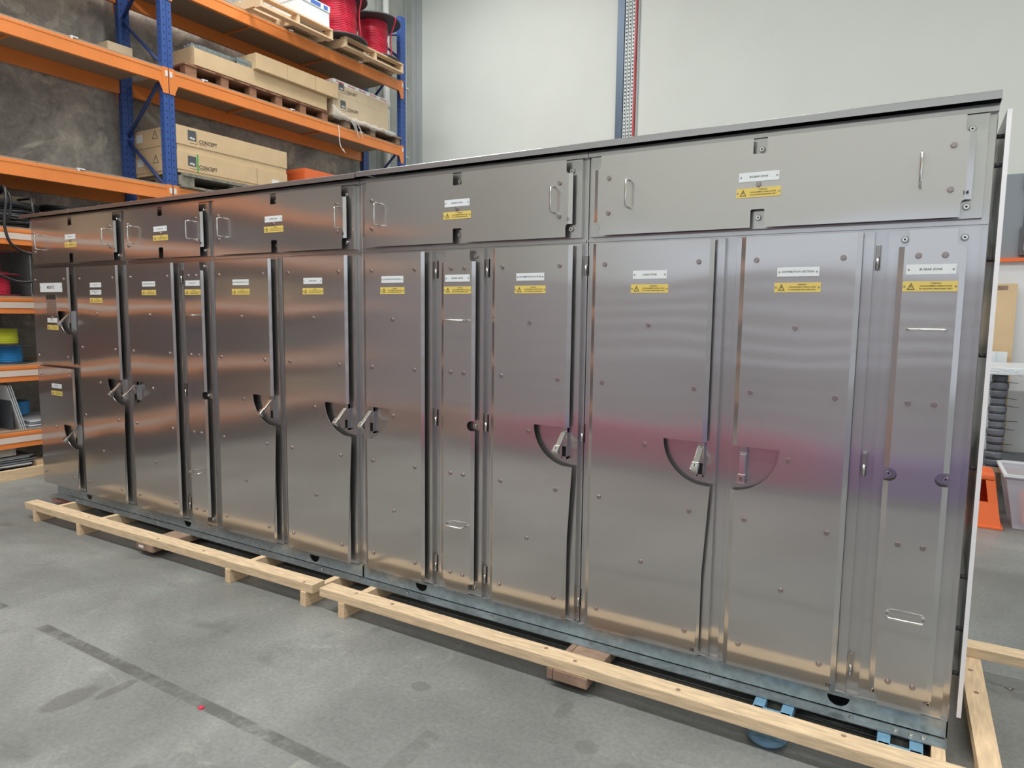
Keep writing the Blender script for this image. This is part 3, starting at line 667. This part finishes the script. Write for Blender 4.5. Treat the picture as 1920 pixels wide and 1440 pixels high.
# --- level A
pt = thing('brown_pallet', (-7.85, 3.2, L1), 'reddish brown block pallet under the long open carton', 'pallet')
for y in (2.20, 2.62, 3.02, 3.42, 3.82, 4.21):
    for x in (-7.48, -8.1): MB().box(x-.05, x+.05, y-.05 if y > 2.3 else y-.09, y+.05, L1, L1+.115, 'brownwood').done('block', pt)
MB().box(-8.2, -7.42, 2.10, 4.27, L1+.115, L1+.135, 'brownwood').done('deck', pt)
for k in range(9): MB().box(-8.18, -7.41, 2.25+k*.24, 2.33+k*.24, L1+.135, L1+.145, 'brownwood').done('deck_slat', pt)
t = thing('open_long_carton', (-7.8, 3.2, L1+.145), 'long open cardboard carton on the reddish pallet holding grey metal channels', 'cardboard box')
z0 = L1+.146; z1 = 4.575
MB().box(-7.43, -7.42, 2.22, 4.24, z0, z1, 'card').done('front_wall', t); MB().box(-8.15, -8.14, 2.22, 4.24, z0, z1, 'card').done('rear_wall', t)
MB().box(-8.14, -7.43, 2.22, 2.23, z0, z1+.02, 'card').done('end_wall', t); MB().box(-8.14, -7.43, 4.23, 4.24, z0, z1, 'card').done('end_wall', t)
MB().box(-8.14, -7.43, 2.23, 4.23, z0, z0+.006, 'card').done('bottom', t)
for k, (x, ya, yb, z) in enumerate(((-7.52, 2.33, 3.1, 4.60), (-7.60, 2.28, 3.1, 4.625), (-7.69, 2.30, 3.1, 4.63), (-7.80, 2.36, 3.1, 4.62), (-7.47, 2.80, 3.05, 4.61))):
    b = MB().box(x-.035, x+.035, ya, yb, z, z+.004, 'galv').box(x+.031, x+.035, ya, yb, z-.05, z+.05, 'galv').box(x-.035, x-.031, ya, yb, z-.05, z+.05, 'galv')
    tag(b.done('metal_channel'), ['grey metal channel nearest the front of the open carton', 'grey metal channel second from the front in the open carton', 'grey metal channel in the middle of the open carton', 'grey metal channel at the back of the open carton', 'short grey channel resting by the upper carton flap'][k], 'metal channel', 'metal channels in the open carton')
tag(MB().box(-8.1, -7.36, 3.02, 4.40, 4.577, 4.765, 'card', bev=.004).box(-7.3605, -7.3585, 3.5, 3.503, 4.577, 4.765, 'oldwood').box(-7.3605, -7.3585, 3.98, 3.985, 4.577, 4.765, 'oldwood').done('long_lid_carton'), 'long plain cardboard carton lying on top of the open carton', 'cardboard box')
tag(MB().box(-8.05, -7.78, 1.45, 1.72, L1, L1+.22, 'cardpale', bev=.003).done('small_carton'), 'small pale carton left of the middle blue upright', 'cardboard box')
pt = thing('wrapped_pallet', (-7.8, 5.15, L1), 'brown pallet under the FRAGILE taped cartons', 'pallet')
for y in (4.62, 5.15, 5.72): MB().box(-8.2, -7.40, y-.05, y+.05, L1, L1+.09, 'oldwood').done('stringer', pt)
MB().box(-8.2, -7.38, 4.55, 5.78, L1+.09, L1+.115, 'oldwood').done('deck', pt)
def fa1(b):
    logo(b, 4.45, 4.775, RXF+.0005, .95); b.box(RXF, RXF+.0015, 4.345, 5.49, 4.80, 4.850, 'inkwhite').box(-8.0, RXF, 4.3395, 4.342, 4.80, 4.85, 'inkwhite').box(-8.0, RXF+.001, 4.342, 5.49, 4.849, 4.8515, 'inkwhite')
    for k in range(5): b.text('FRAGILE', .026, tm(4.42+.225*k+.06, 4.823, RXF+.0025), 'inkred', wide=1.1, bold=.03)
    b.text('FRAGILE', .026, T(-7.55, 4.3385, 4.823) @ FRONT, 'inkred', bold=.03)
def fa2(b): logo(b, 4.48, 4.54, RXF+.0005, .95)
carton('wrapped_carton', -8.1, RXF, 4.34, 5.49, L1+.116, 4.650, 'cardpale', 'lower CONCEPT carton wrapped in clear film beside the rack end', 'cartons on the wrapped pallet', .0, fa2)
carton('wrapped_carton', -8.1, RXF, 4.345, 5.49, 4.650, 4.851, 'cardpale', 'upper carton sealed with white and red FRAGILE tape', 'cartons on the wrapped pallet', .0, fa1)
# crumpled stretch film
bm = MB(); nx, nz = 46, 8; grid = []
for i in range(nx+1):
    row = []
    for j in range(nz+1):
        y = 4.30+i*(1.32/nx); top = 4.49-.09*min(1, i/10)+.008*math.sin(i*.9)+.004*math.sin(i*2.3)
        z = top-(top-(4.32-.012*math.sin(i*.5)-.02*math.exp(-((i-14)/3)**2)))*j/nz
        x = RXF+.012+.006*abs(math.sin(i*2.3+j*.8))+.025*math.sin(j/nz*PI)+(.03 if i > 10 else .01)*j/nz
        row.append(bm.bm.verts.new((x+random.uniform(-.006, .006), y, z+random.uniform(-.008, .008))))
    grid.append(row)
bm._tag([bm.bm.faces.new((grid[i][j], grid[i+1][j], grid[i+1][j+1], grid[i][j+1])) for i in range(nx) for j in range(nz)], 'film', True)
for k, (y, z, l) in enumerate(((4.72, 4.33, .20), (4.80, 4.32, .16), (4.66, 4.34, .12))): bm.tube([(RXF+.03, y, z), (RXF+.05, y+.03, z-l*.4), (RXF+.04, y+.08, z-l)], .009, 6, 'film')
tag(bm.done('stretch_film'), 'crumpled clear stretch film around the foot of the wrapped cartons', 'plastic film')
tag(MB().tube([(RXF+.012, 4.42, 4.235), (RXF+.018, 4.43, 4.15), (RXF+.018, 4.44, 4.0), (RXF+.02, 4.47, 3.93), (RXF+.018, 4.52, 3.89), (RXF+.018, 4.50, 3.92), (RXF+.018, 4.55, 3.87)], .006, 6, 'inkwhite', smooth=True).done('strap_end'), 'loose white strap hanging over the orange beam', 'strap')
# --- top level
def top_pallet(y0, y1, label):
    p = thing('timber_pallet', (-7.7, (y0+y1)/2, L3), label, 'pallet', 'pallets on the top shelf')
    for y in (y0+.02, (y0+y1)/2, y1-.02): MB().box(-8.2, -7.165, y-.02, y+.02, L3+.020, L3+.118, 'piney').done('stringer', p)
    for k in range(6):
        x = -7.16-.1-k*.19
        MB().box(x, x+.10, y0, y1, L3+.118, L3+.138, 'piney').done('deck_board', p)
    for k in range(3):
        x = -7.16-.1-k*.43
        MB().box(x, x+.10, y0, y1, L3, L3+.020, 'piney').done('bottom_board', p)
top_pallet(2.94, 4.12, 'pale timber pallet on the top shelf under the white box'); top_pallet(4.35, 5.575, 'pale timber pallet on the top shelf under the two red cable reels')
TP = L3+.139
def wb(b):
    for y0, y1 in ((3.62, 3.70), (3.76, 3.93), (3.985, 4.055)): b.box(-7.19, -7.188, y0, y1, 5.590, 5.640, 'blueprint')
carton('white_carton', -7.85, -7.19, 3.56, 4.10, TP, 5.655, 'whitebox', 'white carton with blue blocks along its top edge', None, .08, wb, 'box')
def reel(name, x, y, z, rf, rc, h, m, label, group, lead=True, cat='cable reel', flange='reelgrey'):
    t = thing(name, (x, y, z), label, cat, group); f = .03*min(1, h/.5)
    for zz in (0, h-f): MB().lathe((x, y, z+zz), [(rf*.3, 0), (rf-.01, 0), (rf, f*.3), (rf, f*.7), (rf-.01, f), (rf*.3, f)], 36, flange).done('flange', t)
    prof = [(rc*.5, f)]; n = max(8, int((h-2*f)/.022))
    for k in range(n):
        za = f+(h-2*f)*k/n; dz = (h-2*f)/n; rr_ = rc*(1+.02*math.sin(k*.8)); prof += [(rr_*.965, za+.001), (rr_, za+dz*.25), (rr_, za+dz*.75), (rr_*.965, za+dz)]
    prof += [(rc*.5, h-f)]
    MB().lathe((x, y, z), prof, 36, m).done('cable_winding', t)
    if lead:
        MB().tube([(x+rc*.9, y-.05, z+h+.01), (x+rf*1.0, y+.02, z+h-.02), (x+rc+.04, y+.10, z+h*.6), (x+rc+.01, y+.16, z+h*.25), (x+rc*.93, y+.2, z+h*.08)], .010, 8, m, smooth=True).done('loose_end', t)
    return t
reel('cable_reel', -7.45, 4.52, TP, .40, .25, .60, 'redcable', 'larger red cable reel beside the white carton on the top shelf', 'red cable reels on the top shelf')
reel('cable_reel', -7.55, 5.33, TP, .42, .22, .60, 'redcable', 'red cable reel nearest the rack end on the top shelf', 'red cable reels on the top shelf')
# --- left bay, low shelves
def coil(name, x, y, z, r, n, label, m='blkcable', rad=.016):
    t = thing(name, (x, y, z), label, 'cable coil'); b = MB()
    for k in range(n):
        rr_ = r+random.uniform(-.05, .03); zz = z+.02+k*.022+random.uniform(-.004, .004); dx, dy = random.uniform(-.02, .02), random.uniform(-.02, .02)
        b.tube([(x+dx+rr_*math.cos(a), y+dy+rr_*math.sin(a), zz+.012*math.sin(2*a+k)) for a in [2*PI*j/28 for j in range(28)]], rad, 7, m, True)
    b.done('cable_loops', t)
    MB().tube([(x+r*.4, y+.12, z+.01), (x+r+.05, y+.13, z+.02), (x+r+.06, y+.13, z+.02+n*.011), (x+r+.03, y+.13, z+.03+n*.023), (x+r*.4, y+.12, z+.03+n*.023)], .012, 7, m).done('tie', t)
    return t
c1 = coil('cable_coil', -7.80, .34, LC, .33, 11, 'thick black cable coil on the shelf left of the switchboard')
c2 = coil('cable_coil', -7.84, .98, LC, .30, 12, 'dark cable coil on the shelf half hidden by the roof hood')
MB().tube([(-7.55, .22, LC+.27), (-7.42, .235, LC+.36), (-7.34, .22, LC+.25), (-7.33, .20, LC+.12), (-7.32, .185, LC+.0), (-7.31, .21, LC-.14), (-7.31, .28, LC-.21), (-7.31, .36, LC-.24), (-7.31, .46, LC-.24), (-7.33, .56, LC-.18), (-7.36, .62, LC-.05), (-7.40, .60, LC+.02), (-7.5, .55, LC+.05)], .013, 8, 'blkcable', smooth=True).done('hanging_loop', c1)
MB().tube([(-7.6, .25, LC+.28), (-7.45, .26, LC+.33), (-7.38, .27, LC+.25), (-7.37, .26, LC+.14), (-7.38, .24, LC+.06), (-7.45, .22, LC+.03)], .012, 8, 'blkcable', smooth=True).done('hanging_loop', c1)
MB().tube([(-7.36, -.3, LC-.32), (-7.34, -.1, LC-.36), (-7.33, .1, LC-.44), (-7.33, .25, LC-.50), (-7.33, .38, LC-.50), (-7.34, .52, LC-.44), (-7.36, .65, LC-.36)], .014, 8, 'blkcable', smooth=True).done('hanging_loop', c1)
tag(MB().box(-8.15, -7.98, .35, .75, LC+.27, LC+.36, 'cardpale', bev=.003).box(-8.2, -7.95, .3, .8, LC, LC+.27, 'shelfdark').done('small_carton'), 'small cardboard carton behind the thick black coil', 'cardboard box')
tag(MB().box(-7.66, -7.42, .45, .70, LC+.001, LC+.07, 'film').done('plastic_bag'), 'clear plastic bag beside the black coil on the shelf', 'plastic bag')
reel('small_cable_reel', -7.60, .205, LD, .19, .105, .205, 'redcable', 'bright red cable reel, lower of two at the left edge', 'cable reels on the left rack bay', False, 'cable reel', 'maroon')
reel('small_cable_reel', -7.62, .13, LD+.207, .18, .12, .20, 'maroon', 'dark red shiny reel stacked on the bright red one', 'cable reels on the left rack bay', False, 'cable reel', 'maroon')
tag(MB().box(-8.2, -7.42, .418, .424, LD, LD+.42, 'galv').done('shelf_divider'), 'thin metal upright divider right of the red reels', 'divider')
tag(MB().box(-8.1, -7.45, .46, .60, LD, LD+.02, 'white').box(-8.1, -7.47, .47, .60, LD+.02, LD+.14, 'bluegrey').done('blue_bundle'), 'dark blue bundle squeezed beside the switchboard on the red reel shelf', 'bundle')
reel('small_cable_reel', -7.60, .275, LE, .19, .105, .175, 'bluecable', 'bright blue cable reel under the yellow one', 'cable reels on the left rack bay', False)
reel('small_cable_reel', -7.60, .245, LE+.177, .17, .105, .165, 'yelcable', 'yellow-green cable reel stacked on the blue one', 'cable reels on the left rack bay', False)
tag(MB().box(-8.2, -7.45, .20, .206, LF, LF+.41, 'darkgrey').done('shelf_divider'), 'grey upright divider on the lowest left shelf', 'divider')
for k in range(3):
    tag(MB().box(-8.1, -7.44, 0, .006, 0, .44, 'offwhite', rot=None).done('metal_sheet', mtx=T(0, .27+.018*k, LF) @ Matrix.Rotation(R(14), 4, 'X')), ['pale metal sheet leaning, leftmost of three on the lowest shelf', 'pale metal sheet leaning between two others', 'pale metal sheet leaning, rightmost of three on the lowest shelf'][k], 'metal sheet', 'leaning metal sheets')
for k in range(4):
    tag(MB().box(-8.1, -7.43-.01*k, .33+.01*k, .85, LF+.018*k, LF+.012+.018*k, 'offwhite' if k % 2 else 'greymach').done('flat_sheet'), ['flat grey sheet at the bottom of the low shelf pile', 'flat white sheet second in the low shelf pile', 'flat grey sheet third in the low shelf pile', 'flat white sheet topmost of the low shelf pile'][k], 'metal sheet', 'flat sheets on the lowest shelf')
tag(MB().lathe((-7.9, .42, LF+.08), [(.08, 0), (.12, .01), (.125, .14), (.08, .15)], 24, 'bluecable').done('blue_roll'), 'blue roll behind the leaning sheets on the lowest shelf', 'roll')
tag(MB().lathe((-7.62, -.02, LF), [(.06, 0), (.12, 0), (.12, .02), (.09, .03), (.09, .14), (.15, .15), (.15, .165), (.06, .165)], 24, 'offwhite').done('white_spool'), 'white spool at the left edge of the lowest shelf', 'spool')
# floor pallet under the lowest beam
pt = thing('floor_pallet', (-7.8, -.15, 0), 'pale pine pallet on the floor under the left rack bay', 'pallet')
MB().box(-7.44, -7.40, -.9, .50, 0, .10, 'piney', bev=.003).done('front_board', pt); MB().box(-8.2, -7.44, .38, .50, .0, .15, 'piney', bev=.003).done('block', pt)
MB().box(-8.2, -7.44, -.9, -.8, .0, .14, 'piney').done('block', pt); MB().box(-8.2, -8.1, -.8, .38, .0, .10, 'piney').done('rear_board', pt)
for k in range(6):
    tag(MB().box(-8.15, -7.50+.02*(k % 3), -.7-.02*k, .34+.025*(k % 4), .100+.020*k, .112+.020*k, ('galv', 'offwhite', 'greymach')[k % 3], rot=Matrix.Rotation(R(random.uniform(-3, 3)), 3, 'Z')).done('steel_offcut'), '%s steel sheet offcut from the floor in the pile on the floor pallet' % ORD[k], 'metal sheet', 'steel offcuts on the floor pallet')
tag(MB().box(-7.7, -7.46, -.02, .22, .225, .30, 'concrete').done('concrete_block'), 'rough grey block on the steel offcuts under the rack', 'block')
# --- stock further along the rack (out of frame, mirrored in the doors)
cols = ['maroon', 'blkcable', 'blkcable', 'card', 'greymach', 'shelfdark', 'card', 'blkcable']; q = 0
for z, lab in ((LC, 'upper'), (LD, 'second'), (LE, 'third'), (LF, 'lowest')):
    y = -.55; kk = 0
    while y > -5.7:
        if abs(y+2.12) > .35:
            c_ = cols[(q*3+int(z*7)) % 8]
            if c_ in ('card', 'shelfdark', 'greymach'): tag(MB().box(-8.1, -7.55, y-.24, y+.24, z, z+.32, c_, bev=.004).done('stock_box'), 'plain box on the %s left shelf, %s item past the frame edge' % (lab, ORD[kk]), 'box', 'boxes along the left rack shelves')
            else: reel('stock_reel', -7.72, y, z, .24, .17, .30, c_, 'cable reel on the %s left shelf, %s item past the frame edge' % (lab, ORD[kk]), 'reels along the left rack shelves', False)
        q += 1; y -= .62; kk += 1
# ---------------------------------------------------------------- right background
t = thing('step_stool', (.36, 3.70, 0), 'bright orange plastic step stool beside the plastic tub', 'stool')
b = MB()
def frus(b, x0, x1, y0, y1, z0, x2, x3, y2, y3, z1, m):
    A = [(x0, y0, z0), (x1, y0, z0), (x1, y1, z0), (x0, y1, z0)]; Bq = [(x2, y2, z1), (x3, y2, z1), (x3, y3, z1), (x2, y3, z1)]
    v = [b.bm.verts.new(p) for p in A+Bq]; fs = [b.bm.faces.new([v[i] for i in f]) for f in ((0, 3, 2, 1), (4, 5, 6, 7), (0, 1, 5, 4), (1, 2, 6, 5), (2, 3, 7, 6), (3, 0, 4, 7))]; b._tag(fs, m); bmesh.ops.recalc_face_normals(b.bm, faces=fs)
frus(b, .04, .475, 3.50, 3.52, .02, .06, .445, 3.535, 3.555, .20, 'stool'); frus(b, .06, .12, 3.535, 3.555, .20, .09, .15, 3.56, 3.58, .37, 'stool'); frus(b, .385, .445, 3.535, 3.555, .20, .36, .42, 3.56, 3.58, .37, 'stool')
b.done('front_panel', t)
b = MB(); frus(b, .455, .475, 3.52, 3.90, .02, .405, .42, 3.58, 3.86, .40, 'stool'); frus(b, .04, .06, 3.52, 3.90, .02, .09, .105, 3.58, 3.86, .40, 'stool'); frus(b, .04, .475, 3.88, 3.90, .02, .09, .42, 3.84, 3.86, .40, 'stool'); b.done('side_panel', t)
MB().box(.03, .49, 3.49, 3.91, 0, .022, 'stool', bev=.006).done('foot_rim', t)
b = MB().box(.09, .42, 3.555, 3.865, .37, .425, 'stool', bev=.02)
for k in range(3): b.box(.13, .38, 3.62+.08*k, 3.64+.08*k, .425, .429, 'stool')
b.done('step_top', t)
t = thing('plastic_tub', (.82, 3.75, 0), 'clear plastic storage tub with orange things inside, right of the stool', 'tub')
b = MB(); frus(b, .56, 1.15, 3.60, 4.05, .004, .48, 1.22, 3.50, 4.12, .43, 'plastic'); b.done('tub_wall', t)
MB().box(.465, 1.235, 3.485, 3.51, .425, .445, 'offwhite').box(.465, 1.235, 4.11, 4.135, .425, .445, 'offwhite').box(.465, .49, 3.51, 4.11, .425, .445, 'offwhite').box(1.21, 1.235, 3.51, 4.11, .425, .445, 'offwhite').done('rim', t)
tag(MB().box(.62, 1.1, 3.66, 4.0, .02, .24, 'stool', bev=.03).done('orange_bundle'), 'orange bundle inside the clear plastic tub', 'bundle')
# trolley with wrapped pole and bubble wrapped top
t = thing('work_platform', (.9, 4.5, 0), 'low dark platform behind the plastic tub carrying the wrapped pole', 'platform')
MB().box(.30, 1.6, 4.0, 5.0, .355, .385, 'darkgrey').done('deck', t); MB().box(.30, 1.6, 3.985, 4.0, .36, .40, 'chip').done('front_edge', t)
for x in (.36, 1.52):
    for y in (4.08, 4.9): MB().box(x-.03, x+.03, y-.03, y+.03, 0, .355, 'darkgrey').done('leg', t)
t = thing('wrapped_pole', (.445, 4.15, .386), 'grey foam-wrapped post bound with black cable ties, behind the stool', 'post')
prof = [(.02, 0)]
for k in range(12):
    z = .065*k; r_ = .062+.006*math.sin(k*2.1); prof += [(r_*.86, z+.002), (r_, z+.018), (r_, z+.047), (r_*.86, z+.063)]
prof += [(.02, .78)]
MB().lathe((.445, 4.15, .387), prof, 20, 'greywrap').done('foam_sleeve', t)
for k in range(12):
    z = .387+.065*(k+1)-.001; a = 1 if k % 3 else -1
    MB().lathe((.445, 4.15, z), [(.04, -.003), (.060, -.003), (.060, .003), (.04, .003)], 18, 'blkcable').cyl((.445+a*.055, 4.12, z), (.445+a*(.12+.02*(k % 2)), 4.08, z+.01*random.uniform(-1, 1)), .0025, m='blkcable', n=5).done('cable_tie', t)
t = thing('wrapped_table', (.9, 4.4, 0), 'table top covered in silvery bubble wrap above the wrapped post', 'table')
MB().box(.30, 1.7, 4.02, 4.9, 1.168, 1.228, 'bubble', bev=.008).done('bubble_wrapped_top', t)
MB().box(1.5, 1.6, 4.4, 4.5, .386, 1.168, 'greymach').done('leg', t)
tag(MB().box(.2, .56, 5.02, 5.05, .0, 1.32, 'whitebox').box(.2, .47, 5.0, 5.02, 1.2, 1.32, 'whitebox').done('white_board'), 'white board standing behind the wrapped post', 'board')
b = MB().box(.15, .605, 5.12, 5.20, .0, 1.96, 'card', bev=.004).box(.40, .402, 5.1185, 5.12, 0, 1.96, 'oldwood').box(.3, .53, 5.118, 5.12, 1.90, 1.94, 'oldwood')
tag(b.done('tall_carton'), 'tall flat cardboard carton leaning against the white cabinet', 'cardboard box')
t = thing('white_cabinet', (1.3, 5.6, 0), 'white cabinet behind the tall flat carton', 'cabinet')
MB().box(.1, 2.6, 5.25, 5.9, 0, 2.17, 'offwhite').done('body', t); MB().box(.1, 2.6, 5.20, 5.95, 2.17, 2.205, 'stool').done('orange_top', t)
b = MB().box(.90, 2.6, 5.244, 5.25, .35, .95, 'darkgrey'); b.done('dark_opening', t)
t = thing('grey_machine', (1.2, 5.6, 2.206), 'grey metal enclosure standing on the orange topped cabinet', 'machine')
MB().box(.30, 2.4, 5.30, 5.9, 2.206, 3.00, 'greymach', bev=.004).done('housing', t)
MB().box(.62, 1.6, 5.288, 5.30, 2.215, 2.83, 'darkgrey').done('recess', t)
MB().box(.60, .85, 5.275, 5.30, 2.84, 2.985, 'greymach', bev=.004).cyl((.66, 5.275, 2.95), (.66, 5.265, 2.95), .016, m='offwhite', n=12).cyl((.66, 5.275, 2.88), (.66, 5.265, 2.88), .016, m='offwhite', n=12).done('switch_plate', t)
MB().box(.60, .80, 5.27, 5.288, 2.23, 2.50, 'shelfdark', bev=.004).box(.635, .78, 5.262, 5.27, 2.28, 2.42, 'trimgrey').done('meter_box', t)
tag(MB().cyl((.27, .748, .0), (.29, .728, .004), .006, m='bolt', n=6).box(.275, .30, .745, .760, 0, .006, 'bolt').done('dropped_screw'), 'small metal fastener lying on the floor right of the skid', 'screw')
tag(MB().poly([(-6.42, .02, .0), (-6.30, -.02, .0), (-6.14, .04, .0), (-6.16, .12, .0), (-6.36, .08, .0)], (0, 0, .004), 'pink').done('pink_scrap'), 'crumpled pink scrap on the floor at the far end of the base channel', 'scrap')
tag(MB().box(-2.60, -2.58, -1.235, -1.215, .0, .004, 'redcable').done('red_offcut'), 'tiny pink cable offcut on the worn tape line', 'offcut')
# ---------------------------------------------------------------- unseen shelving and bins opposite, added for the door reflections
t = thing('reflection_shelving', (-1.5, -4.0, 0), 'long unseen slatted shelving opposite the switchboard, added for the door reflections', 'shelving')
SH = (.08, .58, .74, .90, 1.06, 1.22, 1.38, 1.54, 1.70, 1.86, 2.0)
for z in SH[:1]: MB().box(-6.6, 3.4, -3.84, -3.72, z, z+.02, 'mauve').done('shelf', t)
for x in (-6.6, -4.1, -1.6, .9, 3.36): MB().box(x, x+.04, -3.75, -3.71, 0, 2.0, 'shelfdark').done('post', t)
for z in SH[1:-1]: MB().box(-6.6, 3.4, -3.86, -3.84, z+.008, z+.135, 'mauve').done('slat', t)  # gaps shaped so daylight slits show as streaks in the doors
MB().box(-6.6, 3.4, -3.86, -3.84, .02, .56, 'mauve').done('back_panel', t)
x = -6.2; k = 0
while x < 3.2:
    m = 'magenta' if x < -.9 else 'purple'  # bin colours chosen for the tinted bands mirrored in the doors
    if x < -4.6: m = 'card' if k % 2 else 'maroon'
    tag(MB().box(x-.24, x+.24, -3.835, -3.725, .101, .50, m, bev=.02).done('reflection_bin'), '%s bin added for the door reflections, %s from the left on the unseen opposite shelving' % ({'magenta': 'magenta', 'purple': 'violet', 'card': 'brown', 'maroon': 'dark red'}[m], ORD[k]), 'bin', 'added bins on the opposite shelving'); x += .52; k += 1
